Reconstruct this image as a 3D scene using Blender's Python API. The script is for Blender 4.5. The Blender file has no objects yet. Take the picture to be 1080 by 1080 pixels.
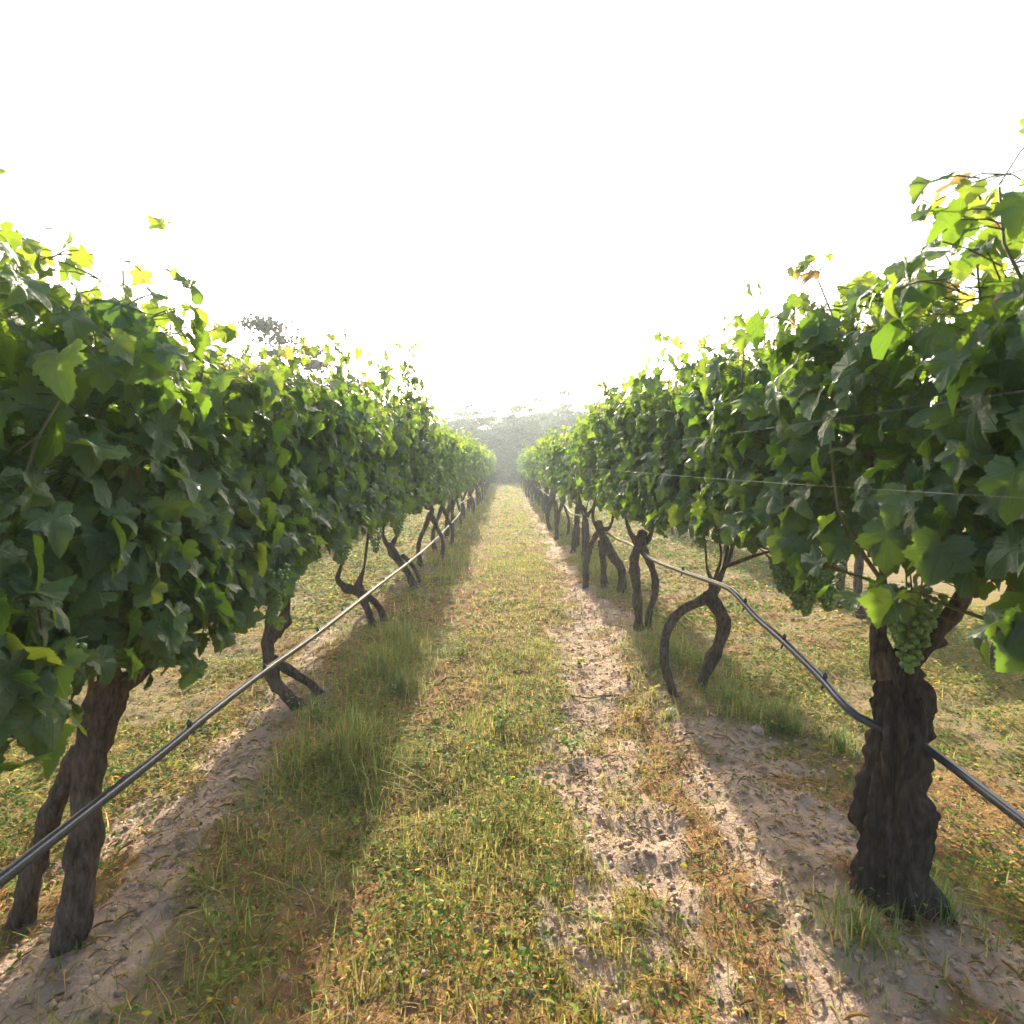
import bpy, math, random
import numpy as np
from mathutils import Vector, Euler

R = math.radians
sc = bpy.context.scene
col = sc.collection
random.seed(7)

# ------------------------------------------------------------------ camera
CAM_H = 1.28
F = 625.0                      # focal length in pixels of the 1080-pixel picture
PITCH = math.atan(50 / F)
YAW = math.atan(6 / F)
cam_d = bpy.data.cameras.new("camera")
cam = bpy.data.objects.new("camera", cam_d)
col.objects.link(cam)
cam.location = (0, 0, CAM_H)
cam.rotation_euler = (math.pi / 2 - PITCH, 0, -YAW)
cam_d.sensor_width = 36
cam_d.lens = F / 1080 * 36
cam_d.clip_start = 0.05
cam_d.clip_end = 2000
cam_d.dof.use_dof = True
cam_d.dof.focus_distance = 3.2
cam_d.dof.aperture_fstop = 8
sc.camera = cam
MROT = cam.rotation_euler.to_matrix()


def P(px, py, y):
    """World point where the line of sight at that spot of the photograph reaches depth y."""
    d = MROT @ Vector(((px - 540) / F, -(py - 540) / F, -1))
    k = y / d.y
    return Vector((0, 0, CAM_H)) + d * k


# ------------------------------------------------------------------ numpy noise
def _hash(ix, iy, seed):
    h = (ix.astype(np.int64) * 374761393 + iy.astype(np.int64) * 668265263 + seed * 974711) & 0xFFFFFFFF
    h = ((h ^ (h >> 13)) * 1274126177) & 0xFFFFFFFF
    h = h ^ (h >> 16)
    return (h & 0xFFFF) / 65535.0


def vnoise(x, y, seed=0):
    x = np.asarray(x, float); y = np.asarray(y, float)
    x0 = np.floor(x); y0 = np.floor(y)
    fx = x - x0; fy = y - y0
    fx = fx * fx * (3 - 2 * fx); fy = fy * fy * (3 - 2 * fy)
    a = _hash(x0, y0, seed); b = _hash(x0 + 1, y0, seed)
    c = _hash(x0, y0 + 1, seed); d = _hash(x0 + 1, y0 + 1, seed)
    return (a * (1 - fx) + b * fx) * (1 - fy) + (c * (1 - fx) + d * fx) * fy


def fbm(x, y, seed=0, octv=4):
    s = 0; a = 0.5; t = 0
    for k in range(octv):
        s = s + a * vnoise(x, y, seed + k * 17); t += a
        a *= 0.5; x = np.asarray(x) * 2.03 + 5.2; y = np.asarray(y) * 2.03 + 1.7
    return s / t


def sstep(a, b, x):
    t = np.clip((x - a) / (b - a), 0, 1)
    return t * t * (3 - 2 * t)


def bump(x, c, w):
    return np.exp(-((x - c) / w) ** 2)


# ------------------------------------------------------------------ mesh helpers
def mesh_from(name, V, Fc, mats, smooth=True, attrs=None, matidx=None):
    V = np.ascontiguousarray(V, dtype=np.float32)
    Fc = np.ascontiguousarray(Fc, dtype=np.int32)
    me = bpy.data.meshes.new(name)
    n, k = Fc.shape
    me.vertices.add(len(V)); me.vertices.foreach_set("co", V.ravel())
    me.loops.add(n * k); me.loops.foreach_set("vertex_index", Fc.ravel())
    me.polygons.add(n)
    me.polygons.foreach_set("loop_start", np.arange(0, n * k, k, dtype=np.int32))
    if smooth:
        me.polygons.foreach_set("use_smooth", np.ones(n, dtype=bool))
    if matidx is not None:
        me.polygons.foreach_set("material_index", np.asarray(matidx, dtype=np.int32))
    for an, (typ, data) in (attrs or {}).items():
        at = me.attributes.new(an, typ, 'POINT')
        if typ == 'FLOAT_COLOR':
            at.data.foreach_set("color", np.ascontiguousarray(data, dtype=np.float32).ravel())
        elif typ == 'FLOAT':
            at.data.foreach_set("value", np.ascontiguousarray(data, dtype=np.float32).ravel())
        elif typ == 'FLOAT2':
            at.data.foreach_set("vector", np.ascontiguousarray(data, dtype=np.float32).ravel())
    for m in (mats if isinstance(mats, (list, tuple)) else [mats]):
        me.materials.append(m)
    me.update(calc_edges=True)
    me.validate()
    return me


def link(name, data, parent=None, loc=(0, 0, 0), rz=0.0):
    o = bpy.data.objects.new(name, data)
    col.objects.link(o)
    o.location = loc
    o.rotation_euler = (0, 0, rz)
    if parent is not None:
        o.parent = parent
    return o


def tag(o, label=None, cat=None, group=None, kind=None):
    if label: o["label"] = label
    if cat: o["category"] = cat
    if group: o["group"] = group
    if kind: o["kind"] = kind
    return o


def spline(pts, rad, step):
    """Catmull-Rom through pts, resampled at about step."""
    p = np.array([tuple(q) for q in pts], float); r = np.array(rad, float)
    p = np.vstack([2 * p[0] - p[1], p, 2 * p[-1] - p[-2]]); r = np.concatenate([[r[0]], r, [r[-1]]])
    out = []; orr = []
    for i in range(1, len(p) - 2):
        L = np.linalg.norm(p[i + 1] - p[i]); m = max(1, int(round(L / step)))
        for j in range(m):
            t = j / m
            a = -0.5 * t ** 3 + t ** 2 - 0.5 * t; b = 1.5 * t ** 3 - 2.5 * t ** 2 + 1
            c = -1.5 * t ** 3 + 2 * t ** 2 + 0.5 * t; d = 0.5 * t ** 3 - 0.5 * t ** 2
            out.append(a * p[i - 1] + b * p[i] + c * p[i + 1] + d * p[i + 2])
            orr.append(r[i] * (1 - t) + r[i + 1] * t)
    out.append(p[-2]); orr.append(r[-2])
    return np.array(out), np.array(orr)


class MB:
    def __init__(self):
        self.V = []; self.F = []; self.n = 0

    def add(self, v, f):
        self.V.append(np.asarray(v, float)); self.F.append(np.asarray(f, int) + self.n); self.n += len(v)

    def tube(self, pts, rad, sides=6, step=0.05, gnarl=0.0, seed=0, cap=True, fib=0.0):
        p, r = spline(pts, rad, step)
        n = len(p)
        tan = np.gradient(p, axis=0); tan /= np.linalg.norm(tan, axis=1)[:, None] + 1e-9
        ref = np.array([1.0, 0, 0]) if abs(tan[0][0]) < .8 else np.array([0, 1.0, 0])
        u = np.cross(tan[0], ref); u /= np.linalg.norm(u)
        rings = []
        L = np.concatenate([[0], np.cumsum(np.linalg.norm(np.diff(p, axis=0), axis=1))])
        ang = np.arange(sides) / sides * 2 * np.pi
        for i in range(n):
            u = u - tan[i] * np.dot(u, tan[i]); u /= np.linalg.norm(u) + 1e-9
            w = np.cross(tan[i], u)
            rr = np.full(sides, r[i])
            if gnarl:
                a = vnoise(np.cos(ang) * 1.6 + 9 + seed, np.sin(ang) * 1.6 + L[i] * 9, seed)
                b = vnoise(ang * 2.2 + seed * 3, np.full(sides, L[i] * 30), seed + 3)
                kn = vnoise(np.array([L[i] * 14]), np.array([seed * 2.0]), seed + 8)[0]
                rr = rr * (1 + gnarl * ((a - .5) * 1.1 + (b - .5) * .7 + (kn - .5) * .7))
            if fib:
                tw = ang + L[i] * 1.2
                q1 = vnoise(np.cos(tw) * 3.2 + 20, np.sin(tw) * 3.2 + L[i] * 2.5, seed + 21)
                q2 = vnoise(np.cos(tw) * 8 + 40, np.sin(tw) * 8 + L[i] * 7, seed + 22)
                q3 = vnoise(np.cos(tw) * 17 + 60, np.sin(tw) * 17 + L[i] * 26, seed + 23)
                rr = rr * (1 + fib * ((q1 - .5) * .8 + (q2 - .5) * .55 + (q3 - .5) * .42))
            rings.append(p[i] + np.outer(np.cos(ang) * rr, u) + np.outer(np.sin(ang) * rr, w))
        v = np.vstack(rings); f = []
        for i in range(n - 1):
            for j in range(sides):
                k = (j + 1) % sides
                f.append((i * sides + j, i * sides + k, (i + 1) * sides + k, (i + 1) * sides + j))
        f = np.array(f)
        if cap:
            c0 = len(v); v = np.vstack([v, p[0] - tan[0] * r[0] * .4, p[-1] + tan[-1] * r[-1] * .5])
            e = []
            for j in range(sides):
                k = (j + 1) % sides
                e.append((c0, k, j, j)); e.append((c0 + 1, (n - 1) * sides + j, (n - 1) * sides + k, (n - 1) * sides + k))
            # degenerate quads become triangles below
            self.add(v, np.vstack([f, np.array(e)]))
        else:
            self.add(v, f)

    def mesh(self, name, mat, smooth=True):
        V = np.vstack(self.V); Fq = np.vstack(self.F)
        T = []
        T.append(Fq[:, [0, 1, 2]])
        q = Fq[Fq[:, 2] != Fq[:, 3]]
        T.append(q[:, [0, 2, 3]])
        return mesh_from(name, V, np.vstack(T), mat, smooth)


# ------------------------------------------------------------------ materials
def new_mat(name):
    m = bpy.data.materials.new(name); m.use_nodes = True
    nt = m.node_tree; nt.nodes.clear()
    out = nt.nodes.new("ShaderNodeOutputMaterial")
    return m, nt, out


def N(nt, typ, **kw):
    n = nt.nodes.new(typ)
    for k, v in kw.items():
        if k.startswith("i_"):
            n.inputs[k[2:].replace("_", " ")].default_value = v
        else:
            setattr(n, k, v)
    return n


def mix_rgb(nt, fac, a, b):
    n = nt.nodes.new("ShaderNodeMix"); n.data_type = 'RGBA'
    for idx, val in ((0, fac), (6, a), (7, b)):
        if hasattr(val, "is_output"):
            nt.links.new(val, n.inputs[idx])
        elif idx == 0:
            n.inputs[0].default_value = val
        else:
            n.inputs[idx].default_value = (*val, 1)
    return n.outputs[2]


def math_n(nt, op, a, b=None, c=None):
    n = nt.nodes.new("ShaderNodeMath"); n.operation = op
    for i, v in enumerate((a, b, c)):
        if v is None: continue
        if hasattr(v, "is_output"): nt.links.new(v, n.inputs[i])
        else: n.inputs[i].default_value = v
    return n.outputs[0]


def ramp(nt, val, stops):
    n = nt.nodes.new("ShaderNodeValToRGB"); nt.links.new(val, n.inputs[0])
    cr = n.color_ramp
    while len(cr.elements) < len(stops): cr.elements.new(0.5)
    for e, (p, c) in zip(cr.elements, stops):
        e.position = p; e.color = (*c, 1) if len(c) == 3 else c
    return n.outputs[0]


def leaf_material(name, veins=True):
    m, nt, out = new_mat(name)
    at = N(nt, "ShaderNodeAttribute", attribute_name="tint")
    sep = N(nt, "ShaderNodeSeparateColor"); nt.links.new(at.outputs["Color"], sep.inputs[0])
    rnd, young, tipc = sep.outputs
    base = mix_rgb(nt, rnd, (.024, .058, .028), (.048, .106, .028))
    base = mix_rgb(nt, young, base, (.20, .29, .045))
    base = mix_rgb(nt, tipc, base, (.36, .20, .11))
    if veins:
        uv = N(nt, "ShaderNodeAttribute", attribute_name="leafuv")
        tcb = N(nt, "ShaderNodeTexCoord")
        nb_ = N(nt, "ShaderNodeTexNoise"); nb_.inputs["Scale"].default_value = 26; nb_.inputs["Detail"].default_value = 6; nb_.inputs["Roughness"].default_value = .7
        nt.links.new(tcb.outputs["Object"], nb_.inputs["Vector"])
        base = mix_rgb(nt, ramp(nt, nb_.outputs[0], [(.35, (0, 0, 0)), (.75, (.55, .55, .55))]), base, (.085, .125, .032))
        base = mix_rgb(nt, ramp(nt, nb_.outputs[0], [(.685, (0, 0, 0)), (.72, (.8, .8, .8))]), base, (.15, .10, .045))
        s2 = N(nt, "ShaderNodeSeparateXYZ"); nt.links.new(uv.outputs["Vector"], s2.inputs[0])
        x, y = s2.outputs[0], s2.outputs[1]
        ang = math_n(nt, 'ABSOLUTE', math_n(nt, 'ARCTAN2', x, y))
        rad = math_n(nt, 'SQRT', math_n(nt, 'ADD', math_n(nt, 'MULTIPLY', x, x), math_n(nt, 'MULTIPLY', y, y)))
        d0 = ang
        d1 = math_n(nt, 'ABSOLUTE', math_n(nt, 'SUBTRACT', ang, 1.08))
        d2 = math_n(nt, 'ABSOLUTE', math_n(nt, 'SUBTRACT', ang, 2.0))
        dm = math_n(nt, 'MINIMUM', d0, math_n(nt, 'MINIMUM', d1, d2))
        w = math_n(nt, 'MULTIPLY', dm, rad)
        vein = math_n(nt, 'SUBTRACT', 1.0, math_n(nt, 'SMOOTH_MIN', math_n(nt, 'DIVIDE', w, 0.022), 1.0, 0.2))
        vein = math_n(nt, 'MAXIMUM', vein, 0.0)
        base = mix_rgb(nt, math_n(nt, 'MULTIPLY', vein, .75), base, (.17, .25, .07))
    geo = N(nt, "ShaderNodeNewGeometry")
    under = mix_rgb(nt, math_n(nt, 'MULTIPLY', geo.outputs["Backfacing"], .45), base, (.10, .15, .075))
    p = N(nt, "ShaderNodeBsdfPrincipled")
    p.inputs["Roughness"].default_value = .54
    p.inputs["Specular IOR Level"].default_value = .38
    nt.links.new(under, p.inputs["Base Color"])
    if veins:
        tc = N(nt, "ShaderNodeTexCoord")
        no = N(nt, "ShaderNodeTexNoise"); no.inputs["Scale"].default_value = 95
        nt.links.new(tc.outputs["Object"], no.inputs["Vector"])
        hgt = math_n(nt, 'SUBTRACT', no.outputs[0], math_n(nt, 'MULTIPLY', vein, .5))
        b = N(nt, "ShaderNodeBump"); b.inputs["Strength"].default_value = .55; b.inputs["Distance"].default_value = .008
        nt.links.new(hgt, b.inputs["Height"]); nt.links.new(b.outputs[0], p.inputs["Normal"])
    tr = N(nt, "ShaderNodeBsdfTranslucent")
    tcol = mix_rgb(nt, rnd, (.12, .25, .020), (.20, .34, .022))
    tcol = mix_rgb(nt, young, tcol, (.42, .50, .04))
    tcol = mix_rgb(nt, tipc, tcol, (.55, .28, .12))
    nt.links.new(tcol, tr.inputs[0])
    mx = N(nt, "ShaderNodeMixShader"); mx.inputs[0].default_value = .38
    nt.links.new(p.outputs[0], mx.inputs[1]); nt.links.new(tr.outputs[0], mx.inputs[2])
    nt.links.new(mx.outputs[0], out.inputs[0])
    return m


def plant_material(name, trans=.4, rough=.55):
    m, nt, out = new_mat(name)
    at = N(nt, "ShaderNodeAttribute", attribute_name="tint")
    p = N(nt, "ShaderNodeBsdfPrincipled"); p.inputs["Roughness"].default_value = rough
    p.inputs["Specular IOR Level"].default_value = .15
    nt.links.new(at.outputs["Color"], p.inputs["Base Color"])
    tr = N(nt, "ShaderNodeBsdfTranslucent")
    g = N(nt, "ShaderNodeGamma"); g.inputs[1].default_value = .72
    nt.links.new(at.outputs["Color"], g.inputs[0]); nt.links.new(g.outputs[0], tr.inputs[0])
    mx = N(nt, "ShaderNodeMixShader"); mx.inputs[0].default_value = trans
    nt.links.new(p.outputs[0], mx.inputs[1]); nt.links.new(tr.outputs[0], mx.inputs[2])
    nt.links.new(mx.outputs[0], out.inputs[0])
    return m


def bark_material(name, dark, light, scale=1.0):
    m, nt, out = new_mat(name)
    tc = N(nt, "ShaderNodeTexCoord")
    mp = N(nt, "ShaderNodeMapping"); mp.inputs["Scale"].default_value = (1, 1, .28)
    nt.links.new(tc.outputs["Object"], mp.inputs["Vector"])
    n1 = N(nt, "ShaderNodeTexNoise"); n1.inputs["Scale"].default_value = 85 * scale; n1.inputs["Detail"].default_value = 6
    n1.inputs["Roughness"].default_value = .65
    nt.links.new(mp.outputs[0], n1.inputs["Vector"])
    n2 = N(nt, "ShaderNodeTexNoise"); n2.inputs["Scale"].default_value = 9 * scale
    nt.links.new(tc.outputs["Object"], n2.inputs["Vector"])
    f = math_n(nt, 'MULTIPLY_ADD', n1.outputs[0], .8, math_n(nt, 'MULTIPLY', n2.outputs[0], .35))
    c = ramp(nt, f, [(.38, dark), (.60, tuple((a + b) / 2 for a, b in zip(dark, light))), (.78, light)])
    p = N(nt, "ShaderNodeBsdfPrincipled"); p.inputs["Roughness"].default_value = .85
    p.inputs["Specular IOR Level"].default_value = .2
    nt.links.new(c, p.inputs["Base Color"])
    b = N(nt, "ShaderNodeBump"); b.inputs["Strength"].default_value = .9; b.inputs["Distance"].default_value = .012
    nt.links.new(n1.outputs[0], b.inputs["Height"]); nt.links.new(b.outputs[0], p.inputs["Normal"])
    nt.links.new(p.outputs[0], out.inputs[0])
    return m


def simple_mat(name, color, rough=.6, spec=.3, noise=0.0, nscale=40, metal=0.0):
    m, nt, out = new_mat(name)
    p = N(nt, "ShaderNodeBsdfPrincipled"); p.inputs["Roughness"].default_value = rough
    p.inputs["Specular IOR Level"].default_value = spec; p.inputs["Metallic"].default_value = metal
    tc = N(nt, "ShaderNodeTexCoord")
    no = N(nt, "ShaderNodeTexNoise"); no.inputs["Scale"].default_value = nscale; no.inputs["Detail"].default_value = 5
    nt.links.new(tc.outputs["Object"], no.inputs["Vector"])
    c = mix_rgb(nt, no.outputs[0], tuple(v * (1 - noise) for v in color), tuple(min(1, v * (1 + noise)) for v in color))
    nt.links.new(c, p.inputs["Base Color"])
    nt.links.new(p.outputs[0], out.inputs[0])
    return m


M_LEAF = leaf_material("vine_leaf")
M_LEAF_FAR = leaf_material("vine_leaf_far", veins=False)
M_PLANT = plant_material("grass_blade", .45, .7)
M_DRY = plant_material("dry_litter", trans=.15, rough=.8)
M_TREE = plant_material("tree_leaf", trans=.3, rough=.6)
M_BARK = bark_material("vine_bark", (.022, .015, .012), (.19, .14, .11))
M_BARK_OLD = bark_material("old_vine_bark", (.014, .010, .009), (.10, .075, .06), .8)
M_BARK_TREE = bark_material("tree_bark", (.05, .04, .03), (.16, .13, .10), .15)
M_CANE = simple_mat("green_cane", (.13, .115, .045), .6, .3, .5, 18)
M_CANE_PALE = bark_material("pale_cane", (.10, .075, .045), (.34, .27, .17), 1.4)
M_BERRY = simple_mat("unripe_grape", (.13, .22, .05), .38, .4, .35, 60)
M_HOSE = simple_mat("black_pipe", (.040, .047, .058), .30, .6, .4, 30)  # black pipe; the sky's reflection is painted in as a blue-grey base
M_WIRE = simple_mat("galvanised_wire", (.16, .16, .15), .7, .2, .3, 60)
M_STONE = simple_mat("pale_stone", (.36, .30, .25), .85, .2, .4, 35)
M_TWIG = bark_material("fallen_wood", (.035, .025, .020), (.16, .12, .09))


# ------------------------------------------------------------------ ground: height and cover
ROWS = {"left": -1.0, "right": 1.0, "far_left": -3.0, "far_right": 3.0}


def track_c(y):
    return np.interp(y, [0, 1.5, 2.5, 3.2, 4.2, 6, 9, 15, 40], [.36, .37, .39, .46, .64, .72, .76, .74, .70])


def cover(x, y):
    """bare sand, litter, dry centre grass, tall row grass, green weeds (each 0..1)."""
    wx = x + (fbm(x * 3.1, y * 2.0, 3) - .5) * .42 + (fbm(x * 9, y * 7, 5) - .5) * .22
    far = sstep(5, 11, y)
    w = np.interp(y, [0, 3.0, 4.2, 6, 9, 20], [.16, .17, .27, .24, .14, .09])
    sand = sstep(1.3, .6, np.abs(wx - track_c(y)) / w) * (1 - .35 * far)
    # bare mound under the right row close by, and the patches by the left row's trunks
    sand = np.maximum(sand, sstep(1.15, .6, np.abs(wx - 1.0) / .33) * sstep(.8, 1.4, y) * sstep(2.95, 2.6, y) * .95)
    sand = np.maximum(sand, sstep(1.2, .5, np.abs(wx - .86) / .14) * sstep(3.4, 3.9, y) * sstep(5.6, 4.6, y) * .8)
    sand = np.maximum(sand, sstep(1.2, .5, np.abs(wx + 1.17) / .20) * sstep(3.1, 2.5, y) * .95)
    sand = np.maximum(sand, sstep(1.2, .4, np.abs(wx + 1.28) / .12) * sstep(5.6, 4.2, y) * .75)
    patch = sstep(.30, .52, fbm(x * 4.5 + 3, y * 3.6, 11))
    sand = sand * patch
    lit = bump(wx, -.46, .19) * .95
    lit = np.maximum(lit, bump(wx, .62, .16) * sstep(4.4, 3.2, y))
    lit = np.maximum(lit, .95 * sstep(.48, .60, fbm(x * 2.6, y * 2.2, 21)))
    lit = np.maximum(lit, .55 * bump(wx, track_c(y), w * 1.6))
    lit = np.clip(lit * (1 - .55 * sand), 0, 1)
    tall = np.maximum(bump(wx, -.76, .23) * 1.0, bump(wx, 1.06, .20) * sstep(2.5, 2.95, y) * .95)
    tall = np.maximum(tall, bump(np.abs(wx), 3.0, .3) * .8)
    tall = tall * (1 - .92 * sand) * (.22 + .78 * sstep(.40, .58, fbm(x * 2.9 + 8, y * 2.1, 31)))
    dry = sstep(1.25, .5, np.abs(wx - .12) / .46) * (1 - .95 * sand) * (.25 + .75 * sstep(.36, .58, fbm(x * 3.6 + 2, y * 2.8, 41)))
    dry = dry * (1 - .65 * lit)
    outer = sstep(1.08, 1.45, np.abs(wx)) * (.30 + .95 * sstep(.36, .56, fbm(x * 1.9, y * 1.9 + 4, 51)))
    near = sstep(5.2, 2.8, y) * sstep(1.2, .6, np.abs(wx + .15) / .68) * sstep(.36, .56, fbm(x * 3.8 + 7, y * 3.4, 61))
    weed = np.maximum(outer, near) * (1 - .92 * sand)
    return sand, lit, dry, tall, weed


def height(x, y):
    a = np.abs(x)
    h = .045 * bump(a, 1.0, .28) + .045 * bump(a, 3.0, .28)
    h = h + .03 * bump(x, .88, .22) * sstep(1.2, 2.0, y) * sstep(8, 4, y)
    h = h - .03 * bump(x, track_c(y), .2) - .022 * bump(x, -.47, .2)
    near = sstep(45, 10, np.hypot(x, y))
    h = h + near * ((fbm(x * 2.1, y * 2.1, 71) - .5) * .07 + (fbm(x * 9, y * 9, 72) - .5) * .034 + (fbm(x * 26, y * 26, 73, 3) - .5) * .020)
    return h - .02


def gz(x, y):
    return float(height(np.array([float(x)]), np.array([float(y)]))[0])


def geo_axis(start, step, growth, end):
    a = [start]
    while abs(a[-1]) < abs(end):
        a.append(a[-1] + step); step *= growth
    a[-1] = end
    return a


xs = np.concatenate([np.array(geo_axis(-2.3, -.06, 1.22, -160))[::-1], np.arange(-2.28, 2.281, .022), geo_axis(2.3, .06, 1.22, 160)])
ys = np.concatenate([np.array(geo_axis(.9, -.06, 1.25, -160))[::-1], np.arange(.92, 7.0, .022), geo_axis(7.0, .03, 1.018, 60), geo_axis(62, 4, 1.3, 160)])
GX, GY = np.meshgrid(xs, ys)
gx, gy = GX.ravel(), GY.ravel()
gzv = height(gx, gy)
nx, ny = len(xs), len(ys)
ii = (np.arange(ny - 1)[:, None] * nx + np.arange(nx - 1)[None]).ravel()
quads = np.stack([ii, ii + 1, ii + nx + 1, ii + nx], 1)
cs, cl, cd, ct, cw = cover(gx, gy)
attr = np.stack([cs, cl, np.clip(cd + cw + ct, 0, 1), np.ones_like(cs)], 1)


def ground_material():
    m, nt, out = new_mat("vineyard_soil")
    at = N(nt, "ShaderNodeAttribute", attribute_name="tint")
    sep = N(nt, "ShaderNodeSeparateColor"); nt.links.new(at.outputs["Color"], sep.inputs[0])
    tc = N(nt, "ShaderNodeTexCoord")

    def noise(scale, detail=5, rough=.6):
        n = N(nt, "ShaderNodeTexNoise"); n.inputs["Scale"].default_value = scale
        n.inputs["Detail"].default_value = detail; n.inputs["Roughness"].default_value = rough
        nt.links.new(tc.outputs["Object"], n.inputs["Vector"]); return n.outputs[0]
    fine = noise(70, 6, .7); mid = noise(13, 5); big = noise(1.7, 4)
    sand = mix_rgb(nt, fine, (.27, .18, .125), (.57, .42, .305))
    sand = mix_rgb(nt, math_n(nt, 'MULTIPLY', mid, .6), sand, (.42, .305, .22))
    soil = mix_rgb(nt, fine, (.14, .095, .060), (.33, .24, .145))
    soil = mix_rgb(nt, math_n(nt, 'MULTIPLY', big, .5), soil, (.24, .18, .10))
    lit = mix_rgb(nt, fine, (.14, .065, .028), (.40, .225, .105))
    green = mix_rgb(nt, fine, (.10, .085, .025), (.34, .26, .075))
    c = mix_rgb(nt, sep.outputs[1], soil, lit)
    c = mix_rgb(nt, math_n(nt, 'MULTIPLY', sep.outputs[2], .8), c, green)
    sm = math_n(nt, 'ADD', sep.outputs[0], math_n(nt, 'MULTIPLY', math_n(nt, 'SUBTRACT', mid, .5), .5))
    sm = ramp(nt, sm, [(.25, (0, 0, 0)), (.6, (1, 1, 1))])
    c = mix_rgb(nt, sm, c, sand)
    p = N(nt, "ShaderNodeBsdfPrincipled"); p.inputs["Roughness"].default_value = .95
    p.inputs["Specular IOR Level"].default_value = .1
    nt.links.new(c, p.inputs["Base Color"])
    b = N(nt, "ShaderNodeBump"); b.inputs["Strength"].default_value = .8; b.inputs["Distance"].default_value = .02
    nt.links.new(math_n(nt, 'ADD', fine, mid), b.inputs["Height"]); nt.links.new(b.outputs[0], p.inputs["Normal"])
    nt.links.new(p.outputs[0], out.inputs[0])
    return m


ground = link("ground", mesh_from("ground", np.stack([gx, gy, gzv], 1), quads, ground_material(), True,
                                  {"tint": ('FLOAT_COLOR', attr)}))
tag(ground, "sandy vineyard ground with a worn track between the vine rows", "ground", None, "structure")

# ------------------------------------------------------------------ leaves
HALF0 = [(.05, -.13), (.16, -.27), (.27, -.27), (.40, -.30), (.50, -.18), (.58, -.06), (.54, .06), (.47, .12),
         (.58, .20), (.66, .36), (.56, .45), (.46, .50), (.38, .50), (.36, .60), (.27, .72), (.15, .82)]
HALF = []
for _k in range(len(HALF0)):
    _a, _b = HALF0[_k]
    HALF.append((_a, _b))
    if 1 <= _k < len(HALF0) - 1:
        _c, _d = HALF0[_k + 1]; _mx, _my = (_a + _c) / 2, (_b + _d) / 2
        HALF.append((_mx * .93, .2 + (_my - .2) * .93))
HALF_LO = [(.15, -.27), (.43, -.28), (.57, -.04), (.47, .11), (.66, .36), (.40, .49), (.25, .74)]
HALF_FAR = [(.40, -.26), (.62, .22), (.27, .66)]


def leaf_template(half, ring):
    out = [(0.0, 0.0)] + half + [(0.0, .95)] + [(-a, b) for a, b in half[::-1]]
    out = np.array(out); c = np.array([0, .20]); n = len(out)
    V = [c]; tr = []
    if ring:
        inner = c + (out - c) * .52
        V = np.vstack([[c], inner, out])
        for i in range(n):
            j = (i + 1) % n
            tr += [(0, 1 + i, 1 + j), (1 + i, 1 + n + i, 1 + n + j), (1 + i, 1 + n + j, 1 + j)]
    else:
        V = np.vstack([[c], out])
        for i in range(n):
            tr.append((0, 1 + i, 1 + (i + 1) % n))
    T = np.array(tr)[:, ::-1]
    return V, T


TPL = {"hi": leaf_template(HALF, True), "mid": leaf_template(HALF_LO, False), "lo": leaf_template(HALF_FAR, False)}


def unit(v):
    return v / (np.linalg.norm(v, axis=-1, keepdims=True) + 1e-9)


def leaves_mesh(name, lod, p, nrm, tip, size, tint, rng, mat):
    xy, T = TPL[lod]
    nrm = unit(nrm); tip = unit(tip - nrm * np.sum(tip * nrm, 1, keepdims=True)); side = np.cross(tip, nrm)
    n = len(p); k = len(xy)
    x = xy[:, 0][None]; y = xy[:, 1][None]
    fold = rng.uniform(-.12, .48, (n, 1)); droop = rng.uniform(.0, .75, (n, 1)); roll = rng.uniform(-.25, .25, (n, 1))
    wav = rng.uniform(.03, .13, (n, 1)); ph = rng.uniform(0, 6.3, (n, 1))
    ang = np.arctan2(x, y + .001); rad = np.sqrt(x * x + y * y)
    z = fold * np.abs(x) - droop * np.where(y > 0, y * y, .6 * y * y) - .35 * droop * x * x + roll * x * y
    z = z + wav * np.sin(ang * 5 + ph) * rad * 1.5 + wav * .6 * np.cos(ang * 9 + ph * 2) * rad
    asym = 1 + rng.uniform(-.12, .12, (n, 1)) * np.sign(x)
    V = p[:, None] + size[:, None, None] * ((x * asym)[..., None] * side[:, None] + (y + 0 * x)[..., None] * tip[:, None] + z[..., None] * nrm[:, None])
    Fc = (T[None] + (np.arange(n) * k)[:, None, None]).reshape(-1, 3)
    tn = np.repeat(tint, k, 0)
    uvv = np.tile(xy, (n, 1))
    at = {"tint": ('FLOAT_COLOR', tn)}
    if lod == "hi":
        at["leafuv"] = ('FLOAT2', uvv)
    return mesh_from(name, V.reshape(-1, 3), Fc, mat, True, at)


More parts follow.
